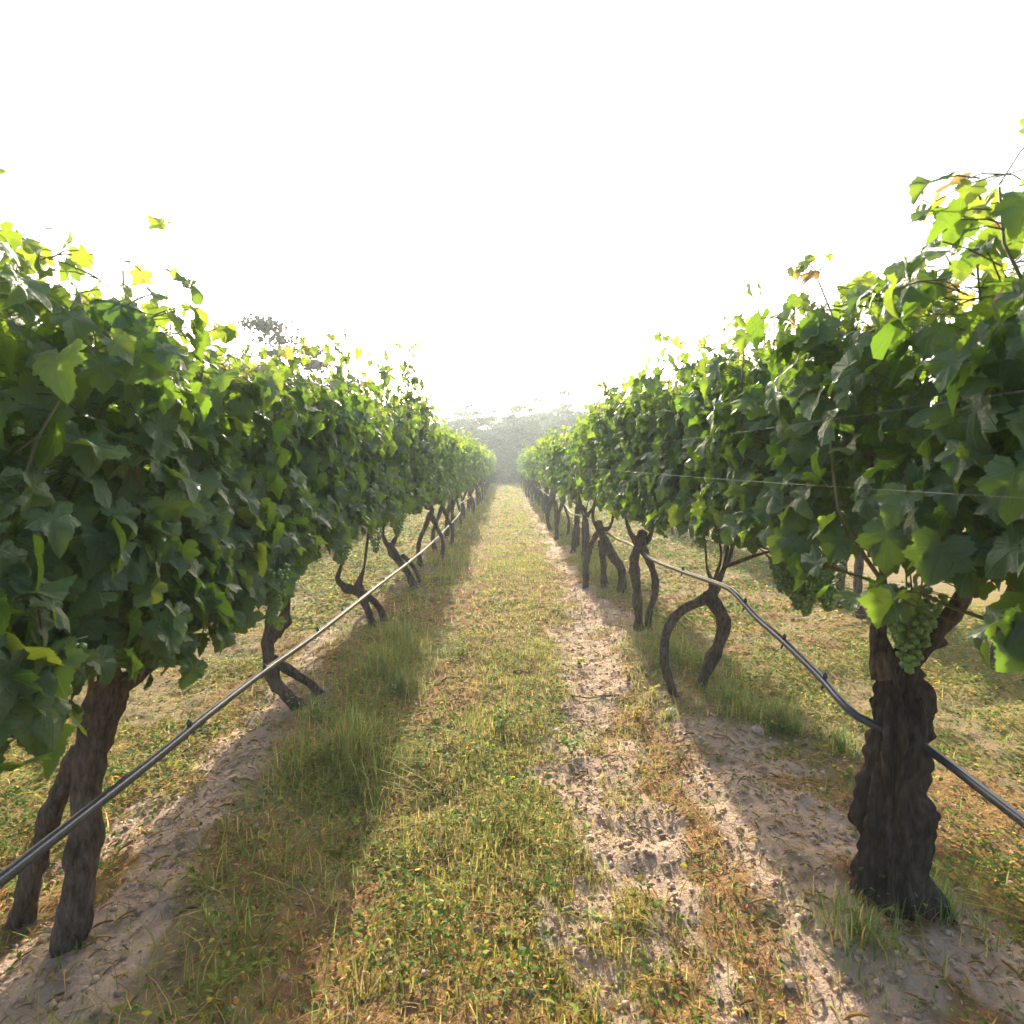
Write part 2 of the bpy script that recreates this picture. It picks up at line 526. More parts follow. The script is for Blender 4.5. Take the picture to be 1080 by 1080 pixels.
def berry_bunch(seed, n=78, length=.15):
    rng = np.random.default_rng(seed)
    bm_v = np.array([(0, 0, 1), (.894, 0, .447), (.276, .851, .447), (-.724, .526, .447), (-.724, -.526, .447), (.276, -.851, .447),
                     (.724, .526, -.447), (-.276, .851, -.447), (-.894, 0, -.447), (-.276, -.851, -.447), (.724, -.526, -.447), (0, 0, -1)])
    bm_f = np.array([(0, 1, 2), (0, 2, 3), (0, 3, 4), (0, 4, 5), (0, 5, 1), (1, 6, 2), (2, 7, 3), (3, 8, 4), (4, 9, 5), (5, 10, 1),
                     (6, 7, 2), (7, 8, 3), (8, 9, 4), (9, 10, 5), (10, 6, 1), (11, 7, 6), (11, 8, 7), (11, 9, 8), (11, 10, 9), (11, 6, 10)])
    V = []; Fc = []
    for i in range(n):
        t = (i + .5) / n
        r = .042 * (1 - t) ** .7 + .006
        a = i * 2.399 + rng.uniform(-.3, .3)
        c = np.array([math.cos(a) * r, math.sin(a) * r, -length * t]) + rng.normal(0, .004, 3)
        V.append(c + bm_v * rng.uniform(.0075, .0098)); Fc.append(bm_f + 12 * i)
    return mesh_from("grape_cluster", np.vstack(V), np.vstack(Fc), M_BERRY, True)


_m = MB(); _m.tube([(0, 0, -.14), (.002, 0, -.04), (0, .002, .02), (.004, .006, .06)], [.0012, .002, .002, .0016], 5, .03)
STALK = _m.mesh("stalk", M_CANE)
BUNCH = [berry_bunch(1), berry_bunch(2, 95, .18), berry_bunch(3, 64, .12)]


def vine_canopy(seed, lod, inner, nshoot=16, lean=.13, zlo=.74, top=1.83, per=2.5, skirt=8, tall=1, yhalf=.78, stems=True, thin=1.0, zmin=.74, extra=(), half=.24):
    """One vine's shoots and leaves. inner = +1/-1: the side (x) that faces the path."""
    rng = np.random.default_rng(seed)
    cane = MB()
    Pn = []; Nn = []; Tn = []; Sz = []; Ti = []; Pet = []
    sizek = {"hi": 1.0, "mid": 1.08, "lo": 1.45}[lod]

    def leaf(p0, outd, yv, s, up):
        pet = rng.uniform(.05, .11)
        d = np.array([outd[0], outd[1], rng.uniform(-.25, .55)]); d /= np.linalg.norm(d)
        q = p0 + d * pet
        nn = np.array([outd[0], outd[1], 0]) * rng.uniform(.45, 1.0) + np.array([0, 0, 1]) * up * rng.uniform(.05, .85) + rng.normal(0, .30, 3)
        tt = np.array([outd[0] * .45, outd[1] * .45, -1.0]) + rng.normal(0, .38, 3)
        Pn.append(q); Nn.append(nn); Tn.append(tt); Sz.append(s * sizek)
        tipc = rng.uniform(.2, .9) if (yv > .9 and rng.random() < .45) else 0.0
        Ti.append((rng.random(), min(1, max(0, yv + rng.normal(0, .06) + (.55 if rng.random() < .035 else 0))), tipc, 1))
        Pet.append((p0, q))

    for i in range(nshoot + len(extra)):
        y0 = -yhalf + (i + .5 + rng.uniform(-.45, .45)) * 2 * yhalf / nshoot
        x0 = rng.normal(0, .05); z0 = zmin + .05 + rng.uniform(0, .12)
        H = top - z0 + rng.normal(0, .055)
        if rng.random() < .08 * tall: H += rng.uniform(.10, .24)
        lx = np.clip(rng.normal(.02 * inner, lean), -.30, .30); ly = rng.normal(0, .14)
        if i >= nshoot:
            y0, H = extra[i - nshoot]; lx = .05 * inner; ly = 0
        flop = rng.uniform(.1, .28) * rng.choice([-1, 1]) if (i < nshoot and rng.random() < .35) else 0
        ph = rng.uniform(0, 6.28)
        ts = np.linspace(0, 1, 8)
        pts = []
        for t in ts:
            pts.append((x0 + lx * t ** .8 + .03 * math.sin(ph + t * 5) + flop * max(0, t - .7) * 1.6,
                        y0 + ly * t + .03 * math.cos(ph + t * 6), z0 + H * (t - (.35 * max(0, t - .75) ** 2 * 4 if flop else 0))))
        pts = np.array(pts); pts[:, 0] = np.clip(pts[:, 0], -.21, .21)
        rad = np.interp(ts, [0, 1], [.0058, .0020])
        if stems:
            cane.tube(pts, rad, 5 if lod == "hi" else 3, .12 if lod == "hi" else .3, cap=False)
        nn = int((H + .08) / (.050 if lod == "hi" else .062))
        for j in range(1, nn + 1):
            t = j / nn
            p0 = np.array([np.interp(t, ts, pts[:, k]) for k in range(3)])
            # gaps: clumpy density
            dens = per * thin * (1.0 if t < .8 else 1.35) * (.6 + .8 * float(vnoise(np.array([p0[1] * 5 + seed]), np.array([p0[2] * 5]), seed)[0]))
            cnt = int(dens + rng.random())
            for _ in range(cnt):
                sx = inner if rng.random() < .60 else -inner
                a = rng.normal(0, .65)
                od = np.array([sx * math.cos(a), math.sin(a)])
                off = np.array([od[0] * abs(rng.normal(0, .10)), rng.normal(0, .05), rng.normal(0, .03)])
                yv = max(0, (t - .86) / .14) * .55 + rng.uniform(0, .16)
                s = rng.uniform(.054, .086) * (1 - .38 * max(0, (t - .82) / .18)) * rng.choice([1, 1, 1, .7])
                leaf(p0 + off, od, yv, s, 1.0)
        # growing tip
        for _ in range(3):
            a = rng.uniform(0, 6.28)
            leaf(pts[-1] + np.array([0, 0, .02]), np.array([math.cos(a), math.sin(a)]), 1.0, rng.uniform(.02, .045), 1.2)
    for i in range(skirt):
        y0 = rng.uniform(-yhalf, yhalf); sx = inner if rng.random() < .7 else -inner
        z0 = rng.uniform(.86, 1.05); L = z0 - (zmin + .17) + rng.uniform(-.05, .05)
        pts = np.array([(sx * .05, y0, z0), (sx * .14, y0 + .03, z0 + .03), (sx * .19, y0 + .05, z0 - L * .5), (sx * .18, y0 + .02, z0 - L)])
        if stems:
            cane.tube(pts, [.004, .0035, .0025, .0018], 4, .1, cap=False)
        for j in range(int(7 * thin) + 1):
            t = rng.uniform(.15, 1); k3 = t * 3
            p0 = np.array([np.interp(k3, range(4), pts[:, k]) for k in range(3)])
            a = rng.normal(0, .9); od = np.array([sx * math.cos(a), math.sin(a)])
            leaf(p0 + rng.normal(0, .035, 3), od, rng.uniform(0, .2), rng.uniform(.055, .088), .7)
    p = np.array(Pn); Nn = np.array(Nn); Tn = np.array(Tn); Sz = np.array(Sz); Ti = np.array(Ti)
    # the hedge is trimmed to a ragged lower edge
    edge = zmin + .26 * (vnoise(p[:, 1] * 3.5 + seed, p[:, 0] * 2 + 3, seed + 1) - .35)
    keep = p[:, 2] - Sz * .75 > edge
    keep &= (p[:, 0] * inner < half + .10 * sstep(top - .3, top - .1, p[:, 2]) + .07 * (vnoise(p[:, 1] * 3 + seed * 2, p[:, 2] * 3, seed + 4) - .5)) & (p[:, 0] * inner > -.36)
    if lod == "hi" and stems:
        for (a, b), kk in zip(Pet, keep):
            if kk: cane.tube([a, (a + b) / 2 + np.array([0, 0, .006]), b], [.0016, .0014, .0012], 3, .06, cap=False)
    p, Nn, Tn, Sz, Ti = p[keep], Nn[keep], Tn[keep], Sz[keep], Ti[keep]
    fol = leaves_mesh("foliage", lod, p, Nn, Tn, Sz, Ti, rng, M_LEAF if lod == "hi" else M_LEAF_FAR)
    cm = cane.mesh("shoots", M_CANE) if stems else None
    return fol, cm


# ------------------------------------------------------------------ vine trunks
def pair_trunks(seed):
    """Two gnarled trunks leaning together at a head, and the head's short arms (local coordinates)."""
    rng = np.random.default_rng(seed)
    hx, hy = rng.normal(0, .03), rng.normal(0, .05); hz = rng.uniform(.56, .68)
    out = []
    s0 = rng.choice([-1, 1])
    for s in ((-1, 1) if rng.random() < .75 else (s0,)):
        bx = hx + s * rng.uniform(.02, .12) ; by = hy + s * rng.uniform(.05, .26)
        mx = bx + s * rng.uniform(-.02, .08); my = by + s * rng.uniform(-.04, .09)
        m = MB(); r = rng.uniform(.022, .032)
        m.tube([(bx, by, -.08), (mx * .9 + bx * .1, my, .10), (mx, my, .28), ((mx + hx) / 2, (my + hy) / 2 + s * .03, .46), (hx, hy, hz)],
               [r * 1.25, r * 1.05, r, r * .95, r * 1.1], 12, .025, .55, seed * 3 + s, True, .4)
        out.append(m.mesh("trunk", M_BARK))
    m = MB()
    for s in (-1, 1):
        m.tube([(hx, hy, hz - .03), (hx + .02, hy + s * .06, hz + .06), (rng.normal(0, .03), hy + s * .25, .76 + rng.uniform(-.03, .03)),
                (rng.normal(0, .03), s * .55, .80), (0, s * .72, .80)], [.028, .022, .015, .011, .007], 7, .05, .5, seed + 5 * s)
    for k in range(4):
        y = rng.uniform(-.2, .2)
        m.tube([(hx, hy + y * .4, hz), (rng.normal(0, .05), hy + y, hz + .12), (rng.normal(0, .09), hy + y * 1.8, hz + .28)], [.013, .009, .006], 5, .06, .4, seed + k)
    return out, m.mesh("arms", M_BARK)


def hero_trunks(loc, trunks, arms=(), sides=14, mat=None, gn=.5, seed=1):
    """Trunks traced in the photograph: each a list of (px, py, depth, radius); the first point is set a little into the soil."""
    o = Vector(loc); outm = []
    for i, tr in enumerate(trunks):
        pts = [P(a, b, d) - o for a, b, d, r in tr]; rad = [r for *_, r in tr]
        p0 = pts[0].copy(); gl = gz(p0.x + o.x, p0.y + o.y) - o.z
        first = Vector((p0.x, p0.y, gl - .07))
        if p0.z > gl - .05: pts = [first] + pts; rad = [rad[0] * 1.1] + rad
        m = MB(); m.tube(pts, rad, 56 if mat else 18, .009 if mat else .014, gn, seed + i * 7, True, .9 if mat else .45)
        outm.append(m.mesh("trunk", mat or M_BARK))
    am = None
    if arms:
        m = MB()
        for i, tr in enumerate(arms):
            ap = [P(a, b, d) - o for a, b, d, r in tr]; ar = [r for *_, r in tr]
            if ap[-1].z < 1.0:      # the arm goes on up into the leaves as a cane
                dz = 1.02 - ap[-1].z; q = ap[-1] + (ap[-1] - ap[-2]).normalized() * .05
                ap += [Vector((q.x * .8, q.y, ap[-1].z + dz * .45)), Vector((q.x * .5, q.y + .03, ap[-1].z + dz))]; ar += [max(.006, ar[-1] * .8), .005]
            m.tube(ap, ar, 8, .025, .45, seed + 31 + i)
        am = m.mesh("arms", M_BARK)
    return outm, am


def build_vine(name, loc, label, group, trunks, arms, fol, cane, rz=0.0, bunches=()):
    e = link(name, None, None, loc, rz)
    e.empty_display_size = .2
    tag(e, label, "grapevine", group)
    tk = [link("trunk", t, e) for t in trunks]
    if arms: link("arms", arms, tk[0])
    if cane: link("shoots", cane, e)
    link("foliage", fol, e)
    for (bx, by, bz, k, s) in bunches:
        b = link("grape_cluster", BUNCH[k % 3], e, (bx, by, bz), k * 1.3)
        b.scale = (s, s, s)
        link("stalk", STALK, b)
    return e


GEN = [pair_trunks(s) for s in (11, 12, 13, 14, 15, 16)]
MIDS = {side: [vine_canopy(200 + 10 * k + (0 if side == "left" else 5), "mid", 1 if side == "left" else -1,
                           nshoot=20 if side == "left" else 18, zlo=.74 if side == "left" else .84, zmin=.72 if side == "left" else .78, per=4.0 if side == "left" else 3.6,
                           top=1.65 if side == "left" else 1.59, skirt=12 if side == "left" else 5) for k in range(4)] for side in ("left", "right")}
LOWS = [vine_canopy(300 + k, "lo", 1, nshoot=16, per=2.7, top=1.61, zlo=.74, zmin=.70, skirt=9, stems=False) for k in range(4)]

ordinal = ["first", "second", "third", "fourth", "fifth", "sixth", "seventh", "eighth", "ninth", "tenth", "eleventh", "twelfth"]


def rand_bunches(rng, inner, n, zlo=.70, zhi=.95):
    return [(inner * rng.uniform(.08, .24), rng.uniform(-.6, .6), rng.uniform(zlo, zhi), int(rng.integers(0, 9)), rng.uniform(.8, 1.15)) for _ in range(n)]


# hero vines: (depth, trunks, arms)
HERO_L = {
    1.55: ([[(70, 1030, 1.50, .035), (88, 900, 1.52, .032), (96, 800, 1.55, .030), (120, 720, 1.58, .034)],
            [(20, 980, 1.62, .030), (45, 880, 1.60, .027), (85, 790, 1.57, .026)]],
           [[(120, 730, 1.58, .030), (150, 706, 1.66, .022), (176, 680, 1.74, .014), (196, 640, 1.80, .010)],
            [(118, 725, 1.57, .028), (100, 650, 1.50, .017), (80, 600, 1.46, .010)]]),
    3.05: ([[(330, 762, 3.00, .030), (312, 742, 3.02, .030), (293, 722, 3.05, .031), (285, 700, 3.05, .033), (283, 678, 3.05, .036), (290, 660, 3.05, .038)],
            [(352, 752, 3.18, .024), (338, 732, 3.16, .024), (320, 716, 3.12, .024), (300, 704, 3.08, .025), (287, 694, 3.05, .026)]],
           [[(288, 668, 3.05, .034), (298, 654, 3.04, .026), (302, 640, 3.04, .017), (304, 612, 3.06, .012)],
            [(284, 668, 3.05, .032), (286, 640, 3.10, .017), (296, 612, 3.16, .011)],
            [(296, 662, 3.04, .024), (304, 656, 3.03, .020), (303, 646, 3.02, .015)]]),
    4.60: ([[(399, 678, 4.60, .028), (394, 662, 4.60, .028), (388, 645, 4.60, .029), (382, 628, 4.60, .032), (378, 616, 4.60, .033)],
            [(408, 664, 4.72, .024), (402, 644, 4.70, .024), (392, 632, 4.66, .025), (377, 624, 4.62, .030), (362, 619, 4.58, .032)]],
           [[(364, 620, 4.58, .034), (356, 612, 4.57, .028), (358, 602, 4.57, .016), (362, 590, 4.58, .010)],
            [(378, 618, 4.60, .032), (380, 611, 4.60, .022), (384, 598, 4.62, .011)]]),
    6.05: ([[(437, 622, 6.0, .036), (431, 606, 6.03, .036), (423, 594, 6.05, .036), (414, 582, 6.08, .040), (411, 574, 6.1, .042)],
            [(442, 612, 6.25, .022), (436, 598, 6.2, .022), (424, 586, 6.12, .026)]],
           [[(412, 577, 6.1, .036), (406, 570, 6.1, .020), (404, 560, 6.1, .012)], [(413, 576, 6.1, .034), (418, 566, 6.15, .018), (420, 556, 6.2, .011)]]),
}
HERO_R = {
    1.60: ([[(946, 965, 1.60, .076), (942, 880, 1.60, .064), (940, 810, 1.60, .064), (944, 760, 1.60, .060), (943, 726, 1.60, .044), (936, 698, 1.60, .030)],
            [(952, 752, 1.62, .050), (948, 715, 1.60, .044), (958, 690, 1.58, .034), (985, 668, 1.54, .028)]],
           [[(934, 712, 1.60, .034), (927, 684, 1.60, .020), (925, 662, 1.60, .016), (930, 640, 1.61, .011), (931, 612, 1.62, .009), (936, 570, 1.63, .008), (941, 520, 1.65, .006)],
            [(938, 700, 1.60, .026), (931, 672, 1.59, .014), (933, 655, 1.59, .010)],
            [(985, 670, 1.54, .028), (1010, 640, 1.5, .02), (1030, 590, 1.45, .012)]]),
    3.15: ([[(716, 752, 3.06, .024), (709, 728, 3.08, .024), (700, 695, 3.12, .024), (705, 665, 3.15, .025), (717, 645, 3.15, .026), (735, 636, 3.15, .028), (750, 628, 3.15, .032)],
            [(738, 730, 3.22, .030), (748, 700, 3.20, .030), (760, 674, 3.18, .032), (761, 650, 3.16, .032), (752, 634, 3.15, .034), (749, 624, 3.15, .032)]],
           [[(750, 628, 3.15, .034), (756, 620, 3.15, .022), (758, 610, 3.15, .014), (764, 596, 3.16, .010), (768, 570, 3.18, .007)],
            [(751, 626, 3.15, .028), (750, 612, 3.14, .012), (746, 600, 3.12, .008), (744, 580, 3.1, .006)],
            [(752, 626, 3.15, .026), (762, 604, 3.2, .011), (772, 580, 3.26, .008)],
            [(746, 628, 3.15, .022), (752, 615, 3.13, .010), (760, 590, 3.1, .007)],
            [(764, 598, 3.16, .009), (800, 585, 2.9, .008), (838, 575, 2.66, .007), (880, 560, 2.45, .006)]]),
    4.35: ([[(684, 650, 4.36, .026), (690, 630, 4.35, .026), (691, 610, 4.35, .026), (684, 590, 4.35, .027), (676, 576, 4.35, .032)],
            [(674, 645, 4.28, .034), (671, 618, 4.30, .034), (669, 592, 4.32, .034), (673, 575, 4.34, .034), (678, 560, 4.35, .026)]],
           [[(676, 574, 4.35, .032), (684, 568, 4.35, .022), (688, 558, 4.36, .013)], [(672, 572, 4.35, .030), (664, 560, 4.3, .015), (660, 545, 4.28, .01)]]),
    5.85: ([[(656, 604, 5.75, .036), (648, 588, 5.8, .036), (640, 574, 5.85, .038), (633, 560, 5.85, .036), (631, 550, 5.85, .034)],
            [(637, 602, 5.88, .028), (635, 584, 5.87, .028), (634, 570, 5.86, .030)],
            [(618, 596, 6.05, .028), (622, 578, 6.0, .028), (630, 562, 5.9, .030)]],
           [[(631, 556, 5.85, .034), (640, 558, 5.85, .024), (645, 552, 5.85, .014)], [(630, 556, 5.85, .030), (625, 546, 5.8, .014)]]),
}
LBL_L = {
    1.55: "nearest left-row grapevine, a wall of large dark leaves at the photo's left edge",
    3.05: "left-row grapevine with a forked trunk crossed by the black hose, bare sand beside",
    4.60: "left-row grapevine with a knuckled stub on two thin legs, behind the forked one",
    6.05: "left-row grapevine on a thick slanting trunk, next behind the knuckled two-legged one",
}
LBL_R = {
    1.60: "nearest right-row grapevine on a thick dark shaggy stump with a pale upright cane",
    3.15: "right-row grapevine whose two bowed trunks form an open arch under the hose",
    4.35: "right-row grapevine on two upright trunks, first behind the arched one",
    5.85: "right-row grapevine on three splayed legs, second behind the arched one",
}
GROUP = {"left": "grapevines in the left row", "right": "grapevines in the right row",
         "far_left": "grapevines in the row behind the left row", "far_right": "grapevines in the row behind the right row"}

rngv = np.random.default_rng(5)
for side, hero, lbl, inner in (("left", HERO_L, LBL_L, 1), ("right", HERO_R, LBL_R, -1)):
    xr = ROWS[side]
    depths = sorted(hero)
    last = depths[-1]
    # a vine beside the camera, out of the photograph but in reach of the light
    for d in [depths[0] - 1.5] + depths:
        loc = (xr, d, gz(xr, d))
        kw = dict(nshoot=22, per=5.8, zlo=.80, skirt=14, top=1.60, zmin=.77) if side == "left" else dict(nshoot=20, per=5.6, zlo=.92, skirt=8, top=1.66, lean=.12, zmin=.81)
        if side == "left" and d < 2: kw.update(zlo=.68, skirt=22, zmin=.66)
        if side == "left" and d > 6: kw["extra"] = ((-.65, 1.36), (-.60, 1.20), (-.55, 1.05))
        if side == "right" and d < 2: kw.update(per=5.2, top=1.60, tall=0, zmin=.86)
        fol, cane = vine_canopy(int(400 + d * 20 + (0 if side == "left" else 7)), "hi", inner, **kw)
        if d in hero:
            tm, am = hero_trunks(loc, *hero[d], seed=int(d * 13) + (0 if side == "left" else 50),
                                 mat=M_BARK_OLD if (side == "right" and d < 2) else None, gn=.42 if (side == "right" and d < 2) else .5)
            label = lbl[d]
        else:
            tm, am = GEN[0 if side == "left" else 3]
            label = "grapevine beside the camera at the very edge of the %s row" % side
        nb = 3 if side == "left" else 0
        bun = rand_bunches(rngv, inner, nb, .88, 1.0)
        if side == "right" and d == 3.15:
            for (a, b, dd, k) in ((842, 590, 2.45, 1), (852, 596, 2.40, 4), (864, 592, 2.38, 2), (834, 584, 2.55, 0), (874, 590, 2.36, 7), (858, 584, 2.5, 5), (848, 584, 2.43, 3), (868, 586, 2.42, 6), (826, 588, 2.5, 2)):
                q = P(a, b, dd) - Vector(loc); bun.append((q.x, q.y, q.z, k, 1.15))
        if side == "left" and d == 3.05:
            for (a, b, dd, k) in ((272, 588, 3.0, 1), (280, 578, 3.1, 0), (262, 618, 2.95, 2), (258, 626, 2.9, 1), (265, 575, 2.95, 0)):
                q = P(a, b, dd) - Vector(loc); bun.append((q.x, q.y, q.z, k, 1.05))
        if side == "right" and d == 1.60:
            for (a, b, dd, k) in ((962, 628, 1.50, 1), (972, 622, 1.52, 2), (956, 616, 1.56, 0)):
                q = P(a, b, dd) - Vector(loc); bun.append((q.x, q.y, q.z, k, 1.1))
        build_vine("grapevine", loc, label, GROUP[side], tm, am, fol, cane, 0, bun)
    k = 0; d = last + 1.5
    while d < 36.5:
        loc = (xr + rngv.normal(0, .03), d, gz(xr, d))
        flip = bool(rngv.random() < .0)
        fol, cane = MIDS[side][k % 4] if d < 17 else LOWS[int(rngv.integers(0, 4))]
        tm, am = GEN[int(rngv.integers(0, 6))]
        if k < 4:
            label = "small %s-row grapevine, %s beyond the %s trunk" % (side, ordinal[k], "thick slanting" if side == "left" else "three-legged")
        else:
            label = "tiny distant grapevine in the far stretch of the %s row" % side
        rz = 0 if (d < 17) else (0 if side == "left" else math.pi)
        rz += rngv.normal(0, .06)
        bun = rand_bunches(rngv, inner if rz < 2 else 1, 2, .84, .96) if d < 12 else ()
        v = build_vine("grapevine", loc, label, GROUP[side], tm, am, fol, cane, rz, bun)
        s = 1 + rngv.normal(0, .035)
        v.scale = (s, 1.0, s)
        d += 1.5 + rngv.normal(0, .07); k += 1
for side in ("far_left", "far_right"):
    xr = ROWS[side]; d = .8 if side == "far_left" else .2
    while d < 36:
        loc = (xr + rngv.normal(0, .03), d, gz(xr, d))
        fol, cane = LOWS[int(rngv.integers(0, 4))] if d > 8 else MIDS["left" if side == "far_left" else "right"][int(rngv.integers(0, 4))]
        tm, am = GEN[int(rngv.integers(0, 6))]
        v = build_vine("grapevine", loc, "grapevine of the next row, seen only in gaps %s" % ("behind the left row" if side == "far_left" else "below and behind the right row"),
                       GROUP[side], tm, am, fol, cane, 0 if side == "far_left" else (0 if d < 8 else math.pi))
        d += 1.5 + rngv.normal(0, .07)

# ------------------------------------------------------------------ irrigation hoses and wires
def hose(name, pts, label, emit):
    m = MB(); m.tube(pts, [.0122] * len(pts), 10, .06, 0)
    o = link(name, m.mesh(name, M_HOSE)); tag(o, label, "irrigation hose", "drip irrigation hoses")
    for q in emit:
        e = MB()
        e.tube([(q[0], q[1], q[2] + .010), (q[0], q[1], q[2] + .020), (q[0], q[1], q[2] + .030)], [.006, .008, .003], 7, .006)
        e.tube([(q[0] - .004, q[1], q[2] - .008), (q[0] - .01, q[1], q[2] - .026)], [.005, .003], 6, .01)
        link("emitter", e.mesh("emitter", M_HOSE), o)
    return o


def at_lat(px, py, lat):
    """Point of that line of sight at sideways distance lat."""
    d = MROT @ Vector(((px - 540) / F, -(py - 540) / F, -1))
    return Vector((0, 0, CAM_H)) + d * (lat / d.x)


hl = [Vector((-.90, -2, .55)), Vector((-.90, .2, .56))] + [at_lat(a, b, -.90) for a, b in ((157, 805), (215, 757), (280, 707), (340, 664), (405, 613), (430, 594), (455, 573), (472, 556), (485, 541))] \
    + [Vector((-.92, 11.6, .50)), Vector((-.93, 15, .46)), Vector((-.95, 20, .50)), Vector((-.97, 28, .48)), Vector((-1.0, 36, .5))]
hose("irrigation_hose", hl, "black irrigation hose slung along the left row, crossing the forked trunk",
     [tuple(at_lat(a, b, -.90)) for a, b in ((279, 708), (335, 668), (361, 646), (405, 613), (430, 594), (200, 770))])
hr = [Vector((1.04, -2, .55)), Vector((1.08, .6, .50)), Vector((1.135, 1.25, .50)), Vector((1.135, 1.55, .515))] + [at_lat(a, b, l) for a, b, l in ((905, 756, 1.0), (865, 714, 1.0), (825, 675, 1.0), (800, 653, 1.0), (785, 637, 1.0), (772, 623, 1.0), (752, 614, 1.0), (720, 603, 1.0), (686, 589, 1.0), (665, 574, 1.0), (645, 565, 1.0))] \
    + [Vector((1.0, 7.4, .62)), Vector((1.0, 9, .54)), Vector((1.0, 10.5, .60)), Vector((1.0, 13, .55)), Vector((1.0, 20, .56)), Vector((1.0, 36, .56))]
hose("irrigation_hose", hr, "black irrigation hose draped over the arched trunk in the right row",
     [tuple(at_lat(a, b, 1.0)) for a, b in ((827, 677), (870, 719), (786, 638), (720, 603))])


def wire(x, z, y0, y1, label):
    n = 14
    pts = [(x + .004 * math.sin(k * 2.1), y0 + (y1 - y0) * k / n, z - .012 * math.sin(math.pi * ((k * .5) % 1))) for k in range(n + 1)]
    m = MB(); m.tube(pts, [.0004] * len(pts), 5, .4)
    o = link("trellis_wire", m.mesh("trellis_wire", M_WIRE)); tag(o, label, "wire", "trellis wires")


wire(.69, 1.388, -1, 36.5, "thin metal trellis wire across the right row's leaves, the upper of two")
wire(.69, 1.245, -1, 36.5, "thin metal trellis wire across the right row's leaves, the lower of two")

# ------------------------------------------------------------------ ground plants
def scatter(rng, n, x0, x1, y0, y1):
    return rng.uniform(x0, x1, n), rng.uniform(y0, y1, n)


def blades(rng, x, y, h, w, lean, c0, c1, cdry, dryp):
    """Curved tapering grass blades; returns verts, triangles, tint."""
    n = len(x); z = height(x, y) - .006
    a = rng.uniform(0, 2 * np.pi, n); lx, ly = np.cos(a), np.sin(a); sx, sy = -ly, lx
    ln = np.abs(rng.normal(0, lean, n)) + .08
    V = np.zeros((n, 7, 3)); lev = [0, .38, .72, 1.0]; wid = [1, .85, .5, 0]
    idx = 0
    for L, W in zip(lev, wid):
        ox = lx * ln * h * L ** 2; oy = ly * ln * h * L ** 2; oz = h * L * (1 - .35 * np.minimum(ln, 1.6) * L)
        for s in ((-1, 1) if W else (0,)):
            V[:, idx, 0] = x + ox + sx * s * W * w / 2; V[:, idx, 1] = y + oy + sy * s * W * w / 2; V[:, idx, 2] = z + oz; idx += 1
    T = np.array([(0, 1, 3), (0, 3, 2), (2, 3, 5), (2, 5, 4), (4, 5, 6)])
    Fc = (T[None] + (np.arange(n) * 7)[:, None, None]).reshape(-1, 3)
    t = rng.random((n, 1)); c = np.array(c0) * (1 - t) + np.array(c1) * t
    dm = (rng.random(n) < dryp)[:, None]
    c = np.where(dm, np.array(cdry) * rng.uniform(.6, 1.15, (n, 1)), c)
    c = np.concatenate([c, np.ones((n, 1))], 1)
    return V.reshape(-1, 3), Fc, np.repeat(c, 7, 0)


def small_leaves(rng, x, y, zo, size, flat, cols, probs, asp=.55):
    """Small pointed leaves (weeds or litter)."""
    n = len(x); z = height(x, y) + zo
    a = rng.uniform(0, 2 * np.pi, n)
    tip = np.stack([np.cos(a), np.sin(a), rng.normal(.15, .5, n) * (1 - flat)], 1)
    nr = np.stack([rng.normal(0, .5, n) * (1 - flat * .6), rng.normal(0, .5, n) * (1 - flat * .6), np.ones(n)], 1)
    nr = unit(nr); tip = unit(tip - nr * np.sum(tip * nr, 1, keepdims=True)); sd = np.cross(tip, nr)
    tpl = np.array([(0, 0, 0), (.5 * asp, .35, .10), (0, .5, .02), (-.5 * asp, .35, .10), (.33 * asp, .75, .05), (-.33 * asp, .75, .05), (0, 1, -.12)])
    T = np.array([(0, 1, 2), (0, 2, 3), (1, 4, 2), (2, 5, 3), (2, 4, 6), (2, 6, 5)])
    base = np.stack([x, y, z], 1)
    cz = rng.uniform(-.6, 1.8, (n, 1, 1))
    V = base[:, None] + size[:, None, None] * (tpl[None, :, 0:1] * sd[:, None] + (tpl[None, :, 1:2] - .4) * tip[:, None] + tpl[None, :, 2:3] * cz * nr[:, None])
    Fc = (T[None] + (np.arange(n) * 7)[:, None, None]).reshape(-1, 3)
    pick = rng.choice(len(cols), n, p=probs)
    c = np.array(cols)[pick] * rng.uniform(.7, 1.3, (n, 1))
    c = np.clip(np.concatenate([c, np.ones((n, 1))], 1), 0, 1)
    return V.reshape(-1, 3), Fc, np.repeat(c, 7, 0)


def join(parts):
    V = []; Fc = []; C = []; n = 0
    for v, f, c in parts:
        V.append(v); Fc.append(f + n); C.append(c); n += len(v)
    return np.vstack(V), np.vstack(Fc), np.vstack(C)


def stuff(name, parts, mat, label, cat):
    v, f, c = join(parts)
    o = link(name, mesh_from(name, v, f, mat, True, {"tint": ('FLOAT_COLOR', c)}))
    tag(o, label, cat, None, "stuff")
    return o


rg = np.random.default_rng(77)
G_GREEN0, G_GREEN1 = (.095, .15, .025), (.24, .28, .055)
G_DRYG0, G_DRYG1 = (.12, .18, .018), (.34, .33, .04)
STRAW = (.50, .34, .09)
BANDS = [(.9, 2.2, 1.5, .78), (2.2, 4.5, 1.35, .85), (4.5, 9, .42, 1.5), (9, 18, .16, 2.4), (18, 38, .055, 4.2)]   # y0, y1, density, width factor

